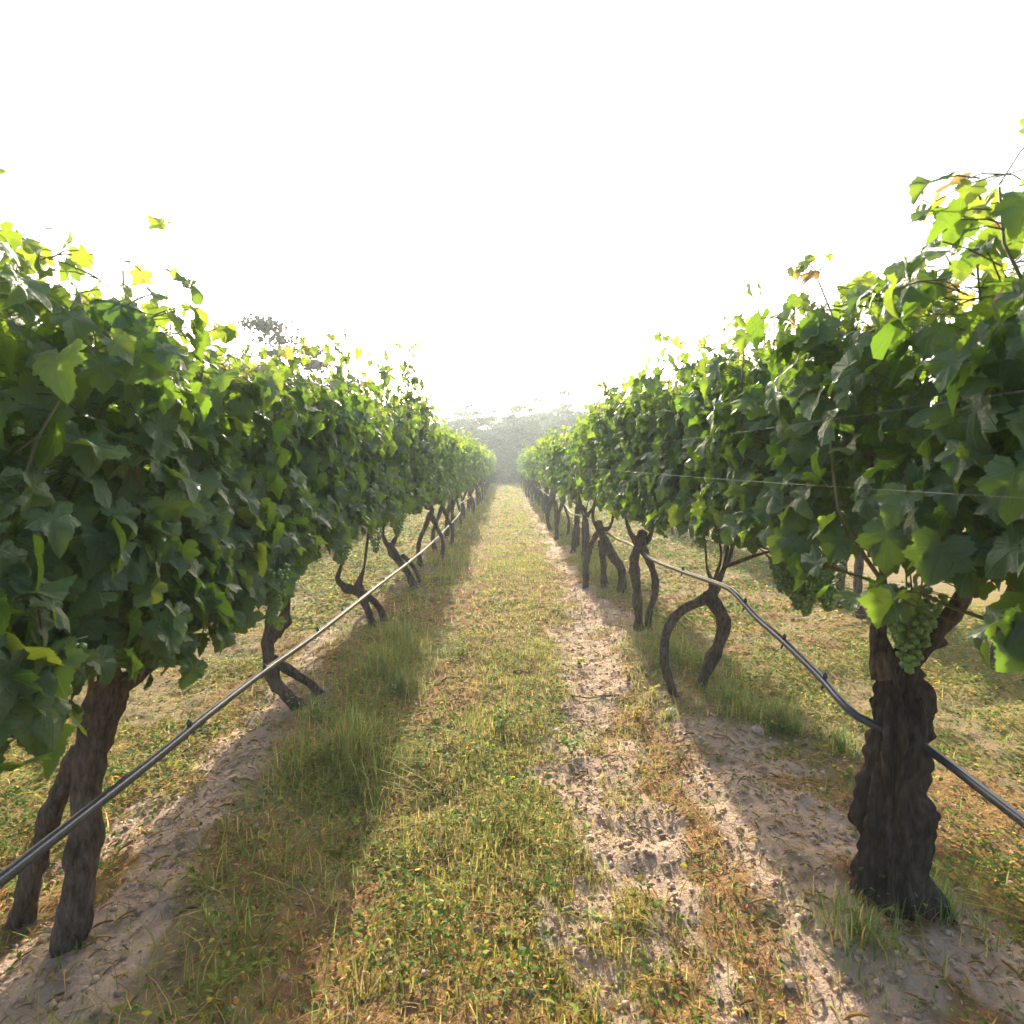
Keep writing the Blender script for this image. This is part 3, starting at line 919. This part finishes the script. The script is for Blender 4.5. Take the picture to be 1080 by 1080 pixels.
low = []; tallp = []; weedp = []; litp = []
for (y0, y1, dn, wf) in BANDS:
    area = (y1 - y0)
    # low grass on the middle strip
    n = int(7600 * dn * area * 1.5); x, y = scatter(rg, n, -.75, .75, y0, y1)
    s, l, d, t, w = cover(x, y); k = rg.random(n) < d * .95 + .10 * (1 - s)
    x, y = x[k], y[k]; m = len(x)
    low.append(blades(rg, x, y, rg.uniform(.020, .060, m) * (.6 + 1.0 * fbm(x * 7, y * 7, 95)), rg.uniform(.0026, .0055, m) * wf, .9, G_DRYG0, G_DRYG1, STRAW, .30))
    # tall grass along the rows
    n = int(5600 * dn * area * 5); x, y = scatter(rg, n, -2.5, 2.5, y0, y1)
    s, l, d, t, w = cover(x, y); k = rg.random(n) < t * np.where(np.abs(x) > 1.6, .35, .85) + .02
    x, y, t = x[k], y[k], t[k]; m = len(x)
    cl_ = fbm(x * 5, y * 5, 91)
    tallp.append(blades(rg, x, y, rg.uniform(.04, .11, m) + .24 * t * sstep(.42, .70, cl_) * rg.random(m) ** .7, rg.uniform(.003, .0062, m) * wf, .95, G_GREEN0, G_GREEN1, STRAW, .22))
    # leafy weeds
    n = int(5200 * dn * area * 7); x, y = scatter(rg, n, -4.2, 4.2, y0, y1)
    s, l, d, t, w = cover(x, y); k = rg.random(n) < w * .7 + t * .30 + .10 * (1 - s) * (np.abs(x) < 1.3) + .05 * (1 - s)
    x, y = x[k], y[k]; m = len(x)
    weedp.append(small_leaves(rg, x, y, rg.uniform(.004, .11, m) * sstep(.32, .72, fbm(x * 6, y * 6, 93)), rg.uniform(.010, .032, m) * (wf ** 1.0), .25,
                              [(.065, .13, .018), (.14, .21, .028), (.40, .33, .03), (.36, .17, .035)], [.46, .30, .12, .12]))
    # dry leaf litter
    n = int(3800 * dn * area * 6); x, y = scatter(rg, n, -3.6, 3.6, y0, y1)
    s, l, d, t, w = cover(x, y); k = rg.random(n) < l * .62 + .10 * (1 - .5 * s)
    x, y = x[k], y[k]; m = len(x)
    litp.append(small_leaves(rg, x, y, rg.uniform(.0, .014, m), rg.uniform(.007, .024, m) * (wf ** .9), .6,
                             [(.32, .135, .045), (.42, .23, .085), (.18, .08, .032), (.50, .25, .035), (.42, .30, .16)], [.30, .27, .17, .10, .16], .32))
# crumbs of soil and bits of straw on the bare patches
def crumbs(rng, x, y, r):
    n = len(x); z = height(x, y)
    oct_ = np.array([(1, 0, 0), (-1, 0, 0), (0, 1, 0), (0, -1, 0), (0, 0, 1), (0, 0, -1), (.6, .6, .5), (-.6, .5, .6), (-.5, -.6, .5), (.6, -.6, .5)], float)
    T = np.array([(0, 6, 9), (6, 4, 9), (6, 7, 4), (2, 7, 6), (0, 2, 6), (1, 7, 2), (1, 8, 7), (7, 8, 4), (3, 8, 1), (3, 9, 8), (8, 9, 4), (0, 9, 3)])
    V = oct_[None] * rng.uniform(.55, 1.25, (n, 10, 1)) * np.array([1, 1, .7]) * r[:, None, None]
    a = rng.uniform(0, 6.28, n); ca, sa = np.cos(a)[:, None], np.sin(a)[:, None]
    V = np.stack([V[..., 0] * ca - V[..., 1] * sa, V[..., 0] * sa + V[..., 1] * ca, V[..., 2]], -1) + np.stack([x, y, z + r * .2], 1)[:, None]
    c = np.array([.42, .305, .215]) * rng.uniform(.55, 1.25, (n, 1)); c = np.concatenate([c, np.ones((n, 1))], 1)
    return V.reshape(-1, 3), (T[None] + (np.arange(n) * 10)[:, None, None]).reshape(-1, 3), np.repeat(c, 10, 0)


crp = []; stp = []
for (y0, y1, n, k) in ((.9, 3, 26000, 1), (3, 7, 26000, 1.4)):
    x, y = scatter(rg, n, -1.7, 1.7, y0, y1); s, *_ = cover(x, y); kk = rg.random(n) < s * .8 + .12
    x, y = x[kk], y[kk]; crp.append(crumbs(rg, x, y, .0018 * k + .012 * rg.random(len(x)) ** 5))
    x, y = scatter(rg, n // 2, -1.7, 1.7, y0, y1); m = len(x)
    x, y = x[:m * 6 // 10], y[:m * 6 // 10]; m = len(x)
    stp.append(small_leaves(rg, x, y, rg.uniform(.001, .008, m), rg.uniform(.015, .07, m), .9, [STRAW, (.40, .30, .17), (.22, .14, .08)], [.4, .4, .2], .05))
stuff("soil_crumbs", crp, M_DRY, "loose crumbs and clods of soil on the bare sandy patches", "soil")
stuff("straw", stp, M_DRY, "dry straw bits and thin stems lying over the soil", "straw")
stuff("low_grass", low, M_PLANT, "short yellowing grass on the middle of the path", "grass")
stuff("tall_grass", tallp, M_PLANT, "longer green grass growing along the feet of the vine rows", "grass")
stuff("weeds", weedp, M_PLANT, "low leafy weeds covering the ground between the rows", "weeds")
stuff("leaf_litter", litp, M_DRY, "dry brown and orange leaf litter strewn over the soil", "leaf litter")


# single plants, stones and sticks that stand out
def grass_tuft(px, py, dia, n, hmin, hmax, label, seed, g="grass tufts"):
    rng = np.random.default_rng(seed)
    c = ground_hit(px, py)
    r = np.minimum(np.abs(rng.normal(0, dia / 2.6, n)), dia * .62); a = rng.uniform(0, 6.28, n)
    x = c.x + r * np.cos(a); y = c.y + r * np.sin(a)
    v, f, cc = blades(rng, x, y, rng.uniform(hmin, hmax, n) * (1 - .5 * r / (r.max() + .01)), rng.uniform(.0028, .005, n), .55, (.095, .16, .035), (.19, .25, .06), STRAW, .12)
    v = v - np.array([c.x, c.y, c.z])
    o = link("grass_tuft", mesh_from("grass_tuft", v, f, M_PLANT, True, {"tint": ('FLOAT_COLOR', cc)}), None, tuple(c))
    tag(o, label, "grass tuft", g)


def ground_hit(px, py):
    d = MROT @ Vector(((px - 540) / F, -(py - 540) / F, -1))
    z = 0
    for _ in range(6):
        k = (z - CAM_H) / d.z; q = Vector((0, 0, CAM_H)) + d * k; z = gz(q.x, q.y)
    return Vector((q.x, q.y, z))


grass_tuft(822, 768, .24, 420, .12, .26, "upright green grass tuft beside the hose, between arched trunk and thick stump", 1)
grass_tuft(770, 742, .26, 260, .06, .16, "grass tuft growing right at the feet of the arched trunk", 2)
grass_tuft(885, 790, .20, 200, .08, .20, "grass tuft beside the foot of the thick dark stump", 3)
grass_tuft(375, 778, .26, 380, .10, .24, "large green grass tuft in front of the forked trunk of the left row", 4)
grass_tuft(425, 728, .24, 360, .08, .20, "bushy grass tuft at the path's left edge, right of the forked trunk", 5)
grass_tuft(333, 756, .16, 160, .06, .16, "grass tuft wrapped around the foot of the forked trunk", 6)
grass_tuft(345, 800, .20, 200, .06, .15, "grass tuft at the bottom edge of the photo, left of the path", 7)


grass_tuft(905, 985, .30, 260, .06, .16, "grass tuft at the very foot of the thick dark stump", 11)
grass_tuft(990, 960, .28, 220, .06, .18, "grass tuft behind the thick dark stump, at its outer side", 12)
grass_tuft(705, 758, .12, 110, .04, .10, "short grass tuft around the left foot of the arched trunk", 13)


def yellow_weed(px, py, h, n, label, seed, cols):
    rng = np.random.default_rng(seed); c = ground_hit(px, py)
    e = link("weed_plant", None, None, tuple(c)); tag(e, label, "weed", "single weed plants on the path")
    m = MB(); LP = []
    for k in range(5):
        a = rng.uniform(0, 6.28); q = np.array([math.cos(a) * h * .6, math.sin(a) * h * .6, h * rng.uniform(.5, 1)])
        m.tube([(0, 0, -.01), tuple(q * .5 + np.array([0, 0, h * .15])), tuple(q)], [.0016, .0012, .0008], 4, .03, cap=False)
        for _ in range(n // 5):
            LP.append(q * rng.uniform(.25, 1.05) + np.array([0, 0, h * .1]) + rng.normal(0, .010, 3))
    link("stem", m.mesh("stem", M_CANE), e)
    LP = np.array(LP); nn = len(LP)
    v, f, cc = small_leaves(rng, LP[:, 0], LP[:, 1], LP[:, 2], rng.uniform(.014, .028, nn), .2, cols, [1 / len(cols)] * len(cols), .8)
    hh = height(LP[:, 0], LP[:, 1]); v[:, 2] -= np.repeat(hh, 7)
    link("foliage", mesh_from("foliage", v, f, M_PLANT, True, {"tint": ('FLOAT_COLOR', cc)}), e)


YEL = [(.62, .50, .05), (.48, .42, .06), (.30, .30, .05)]
ORG = [(.46, .30, .06), (.34, .20, .06), (.24, .22, .05)]
GRN = [(.16, .24, .04), (.10, .18, .03), (.26, .30, .05)]
yellow_weed(686, 738, .08, 35, "bright yellow-leaved weed on the sand left of the arched trunk", 1, YEL)
yellow_weed(662, 712, .09, 40, "orange-tinged weed beside the sandy track, farther of two", 2, ORG)
yellow_weed(672, 760, .09, 45, "orange and yellow weed beside the sandy track, close to the bottom", 3, ORG + YEL)
yellow_weed(610, 703, .07, 40, "yellow-tipped weed where the middle grass meets the sandy track", 4, YEL + GRN)
yellow_weed(655, 662, .10, 30, "upright yellow seedling on the bare mound of the track", 5, YEL)
yellow_weed(488, 690, .07, 40, "yellow-leaved weed on the brown strip left of the middle grass", 6, YEL + GRN)
yellow_weed(603, 795, .10, 70, "lush green weed at the photo's bottom edge beside the sand", 7, GRN)
yellow_weed(530, 768, .08, 60, "green leafy weed in the middle grass near the bottom edge", 8, GRN)
yellow_weed(907, 690, .10, 30, "pale green weed standing left of the thick stump", 9, GRN + YEL)


def stone(px, py, r, label, seed):
    rng = np.random.default_rng(seed); c = ground_hit(px, py)
    m = bpy.data.meshes.new("stone")
    import bmesh
    bm = bmesh.new(); bmesh.ops.create_icosphere(bm, subdivisions=3, radius=1)
    for v in bm.verts:
        d = v.co
        k = 1 + .5 * (float(vnoise(np.array([d.x * 1.3 + seed * 5]), np.array([d.y * 1.3 + d.z * 1.7]), seed)[0]) - .5) + .12 * (float(vnoise(np.array([d.x * 5]), np.array([d.y * 5 + d.z * 4]), seed)[0]) - .5)
        v.co = Vector((d.x * r * 1.2 * k, d.y * r * .9 * k, d.z * r * .6 * k))
    for f in bm.faces: f.smooth = True
    bm.to_mesh(m); bm.free(); m.materials.append(M_STONE)
    o = link("stone", m, None, (c.x, c.y, c.z + r * .25), rng.uniform(0, 6))
    tag(o, label, "stone", "stones on the soil")


stone(709, 753, .032, "small pale stone at the left foot of the arched trunk", 1)
stone(799, 772, .030, "pale stone in front of the upright grass tuft", 2)
stone(586, 772, .022, "small grey stone in the grass near the bottom of the path", 3)


def stick(a, b, r, label, seed):
    p, q = ground_hit(*a), ground_hit(*b); rng = np.random.default_rng(seed)
    o = p.copy(); pts = []
    for k in range(5):
        t = k / 4; s = p.lerp(q, t); s.z = gz(s.x, s.y) + r * .6
        s += Vector((rng.normal(0, .01), rng.normal(0, .01), abs(rng.normal(0, .006))))
        pts.append(s - o)
    m = MB(); m.tube(pts, [r, r * .95, r * .9, r * .75, r * .5], 8, .03, .5, seed)
    tag(link("fallen_branch", m.mesh("fallen_branch", M_TWIG), None, tuple(o)), label, "branch", "branches lying on the ground")


stick((908, 636), (874, 627), .022, "dark fallen branch lying in the grass behind the right row", 1)
stick((835, 630), (806, 612), .014, "brown pruned stick on the ground beyond the green grape bunches", 2)
stick((648, 733), (602, 735), .006, "thin twig lying across the sandy track", 3)
stick((447, 722), (498, 716), .006, "thin twig on the brown strip left of the middle grass", 4)

# ------------------------------------------------------------------ trees beyond the rows
def tree_meshes(seed, H, spread, layers, leafn, cols, leafs=.16, low=.38):
    rng = np.random.default_rng(seed)
    m = MB(); cl = []
    lean = rng.normal(0, .05, 2) * H
    top = np.array([lean[0], lean[1], H * .80])
    m.tube([(0, 0, -.2), tuple(top * .35 + rng.normal(0, .06, 3)), tuple(top * .7), tuple(top)], [H * .026, H * .020, H * .012, H * .004], 8, .4, .3, seed)
    for k in range(layers):
        t = low + (1 - low) * (k + .5) / layers
        a = k * 2.4 + rng.uniform(-.4, .4)
        b0 = top * (t * .82); rr = spread * (.55 + .6 * rng.random()) * (1.15 - .75 * max(0, t - .55))
        end = np.array([b0[0] + math.cos(a) * rr, b0[1] + math.sin(a) * rr, min(H, b0[2] + H * rng.uniform(.08, .24))])
        mid = (b0 + end) / 2 + np.array([0, 0, H * .04])
        m.tube([tuple(b0), tuple(mid), tuple(end)], [H * .009, H * .005, H * .0015], 5, .35, .2, seed + k)
        for j in range(5):
            q = b0 + (end - b0) * rng.uniform(.40, 1.05) + rng.normal(0, .16, 3) * spread * np.array([1, 1, .5])
            cl.append((q, spread * rng.uniform(.14, .30)))
    for j in range(5):
        cl.append((top + np.array([rng.normal(0, .25) * spread, rng.normal(0, .25) * spread, rng.uniform(-.02, .20) * H]), spread * rng.uniform(.13, .24)))
    pts = []
    per = leafn // len(cl)
    cc = []
    for q, r in cl:
        tint = rng.uniform(.45, 1.55)
        base = np.array(cols[int(rng.integers(0, len(cols)))]) * tint
        d = rng.normal(0, 1, (per, 3)) * np.array([1.2, 1.2, .38]) * r * .62
        pts.append(q + d); cc.append(np.repeat(base[None], per, 0) * rng.uniform(.7, 1.3, (per, 1)))
    pts = np.vstack(pts); cc = np.vstack(cc); n = len(pts)
    nr = unit(rng.normal(0, 1, (n, 3)) + np.array([0, 0, .6])); tp = rng.normal(0, 1, (n, 3)); tp = unit(tp - nr * np.sum(tp * nr, 1, keepdims=True)); sd = np.cross(tp, nr)
    tpl = np.array([(0, -.5, 0), (.34, 0, .08), (0, .55, 0), (-.34, 0, .08)])
    s = rng.uniform(.6, 1.4, n) * leafs
    V = pts[:, None] + s[:, None, None] * (tpl[None, :, 0:1] * sd[:, None] + tpl[None, :, 1:2] * tp[:, None] + tpl[None, :, 2:3] * nr[:, None])
    Fc = (np.array([[0, 1, 2], [0, 2, 3]])[None] + (np.arange(n) * 4)[:, None, None]).reshape(-1, 3)
    c4 = np.concatenate([np.clip(cc, 0, 1), np.ones((n, 1))], 1)
    crown = mesh_from("crown", V.reshape(-1, 3), Fc, M_TREE, False, {"tint": ('FLOAT_COLOR', np.repeat(c4, 4, 0))})
    return m.mesh("trunk", M_BARK_TREE), crown


TC = [(.075, .105, .05), (.10, .125, .055), (.06, .085, .045)]
TV = [tree_meshes(900 + k, 6.6, 2.6, 15, 10000, TC, .16, .30) for k in range(5)]
SV = [tree_meshes(950 + k, 2.6, 1.3, 16, 5200, [(.034, .036, .022), (.045, .044, .028)], .15, .0) for k in range(3)]  # shrubs: shade beneath the trees is put into these dark leaf colours


def place_tree(name, x, y, var, s, rz, label, cat, group):
    e = link(name, None, None, (x, y, gz(x, y)), rz); e.scale = (s, s, s)
    tag(e, label, cat, group)
    link("trunk", var[0], e); link("crown", var[1], e)


rt = np.random.default_rng(3)
TX = [(-5.6, 47, .82, 0), (-3.2, 49, .90, 1), (-1.0, 46, .74, 2), (.7, 51, .92, 3), (2.6, 47, .86, 4), (4.6, 50, 1.0, 0), (7.0, 48, 1.02, 1), (9.4, 50, 1.1, 2),
      (-8.2, 49, .85, 3), (-11, 47, .95, 4), (-14, 50, 1.05, 0), (12.4, 48, 1.02, 3), (-4.4, 54, 1.02, 0), (-2.0, 56, .98, 4), (1.6, 57, 1.1, 1), (3.8, 56, 1.12, 2), (6.0, 57, 1.2, 3), (15.5, 50, 1.1, 1), (19, 47, 1.0, 4), (-17.5, 48, 1.0, 2)]
LBLT = {0: "hazy tree at the far end with its layered crown above the left row's tip", 1: "hazy rounded tree just left of the gap at the end of the path",
        2: "low faint tree straight behind the end of the path, left side", 3: "tall pale tree behind the end of the path, slightly right of it",
        4: "hazy broad tree right of the gap above the right row's far tip", 5: "taller faint tree rising over the far part of the right row"}
for i, (x, y, s, v) in enumerate(TX):
    place_tree("tree", x, y, TV[v], s * 1.03, rt.uniform(0, 6.28), LBLT.get(i, "hazy tree of the far tree line, mostly hidden behind the %s row" % ("left" if x < 0 else "right")), "tree", "trees beyond the end of the rows")
SX = [(-4.4, 41.5, 1.0, 0), (-2.6, 42.2, 1.1, 1), (-.9, 41.8, .95, 2), (.6, 42.4, 1.1, 0), (2.2, 41.6, 1.0, 1), (4.0, 42.3, 1.1, 2), (5.9, 41.8, 1.0, 0), (-.1, 44.5, 1.3, 1), (1.5, 44.8, 1.35, 2), (-1.8, 44.6, 1.3, 0), (-3.6, 44.2, 1.3, 2), (3.2, 44.4, 1.35, 0), (5.0, 44.6, 1.3, 1), (0.0, 43.2, 1.0, 2), (1.3, 42.9, .9, 0), (-1.7, 43.1, 1.0, 1)]
for i, (x, y, s, v) in enumerate(SX):
    lab = {2: "shade-darkened shrub closing the end of the path, left half", 3: "shade-darkened shrub closing the end of the path, right half"}.get(i, "shade-darkened hazy shrub in the undergrowth below the far trees")
    place_tree("shrub", x, y, SV[v], s, rt.uniform(0, 6.28), lab, "shrub", "shrubs below the far trees")
tl = tree_meshes(977, 8.0, 2.3, 15, 18000, [(.020, .027, .018), (.032, .038, .024)], .19)
place_tree("tree", -7.15, 18.0, tl, .70, 1.0, "dark tree top showing above the left row against the white sky", "tree", None)

# ------------------------------------------------------------------ air
import bmesh
bm = bmesh.new(); bmesh.ops.create_cube(bm, size=1)
hz_top, hz_bot = 10.0, -1.5
for v in bm.verts:
    v.co = Vector((v.co.x * 330, v.co.y * 330, hz_bot + (v.co.z + .5) * (hz_top - hz_bot)))
me = bpy.data.meshes.new("haze"); bm.to_mesh(me); bm.free()
mh, nt, out = new_mat("morning_haze")
pv = N(nt, "ShaderNodeVolumePrincipled")
pv.inputs["Color"].default_value = (.84, .95, 1.0, 1)
pv.inputs["Density"].default_value = .0032
pv.inputs["Anisotropy"].default_value = .3
nt.links.new(pv.outputs[0], out.inputs["Volume"])
me.materials.append(mh)
tag(link("haze", me), "pale morning haze over the vineyard", "haze", None, "stuff")

# ------------------------------------------------------------------ light
SUN_EL, SUN_LEFT = R(23), R(2.6)
w = bpy.data.worlds.new("World"); sc.world = w; w.use_nodes = True
nt = w.node_tree; bg = nt.nodes["Background"]
sky = nt.nodes.new("ShaderNodeTexSky"); sky.sky_type = 'NISHITA'; sky.sun_disc = False
sky.sun_elevation = SUN_EL; sky.sun_rotation = -SUN_LEFT
sky.air_density = 1.0; sky.dust_density = 5.0; sky.ozone_density = 1.0; sky.altitude = 100
nt.links.new(sky.outputs[0], bg.inputs[0]); bg.inputs[1].default_value = .15
sd = bpy.data.lights.new("sun", 'SUN'); sd.energy = 4.0; sd.angle = R(.6); sd.color = (1, .90, .72)
so = bpy.data.objects.new("sun", sd); col.objects.link(so)
to_sun = Vector((-math.sin(SUN_LEFT) * math.cos(SUN_EL), math.cos(SUN_LEFT) * math.cos(SUN_EL), math.sin(SUN_EL)))
so.rotation_euler = to_sun.to_track_quat('Z', 'Y').to_euler()

# ------------------------------------------------------------------ picture
vs = sc.view_settings
sc.display_settings.display_device = 'sRGB'
vs.view_transform = 'Standard'; vs.look = 'None'; vs.gamma = 1; vs.use_curve_mapping = False
vs.exposure = 1.85
cy = sc.cycles
cy.use_denoising = True
cy.max_bounces = 8; cy.diffuse_bounces = 4; cy.glossy_bounces = 3; cy.transmission_bounces = 5; cy.transparent_max_bounces = 4; cy.volume_bounces = 1
cy.sample_clamp_indirect = 6
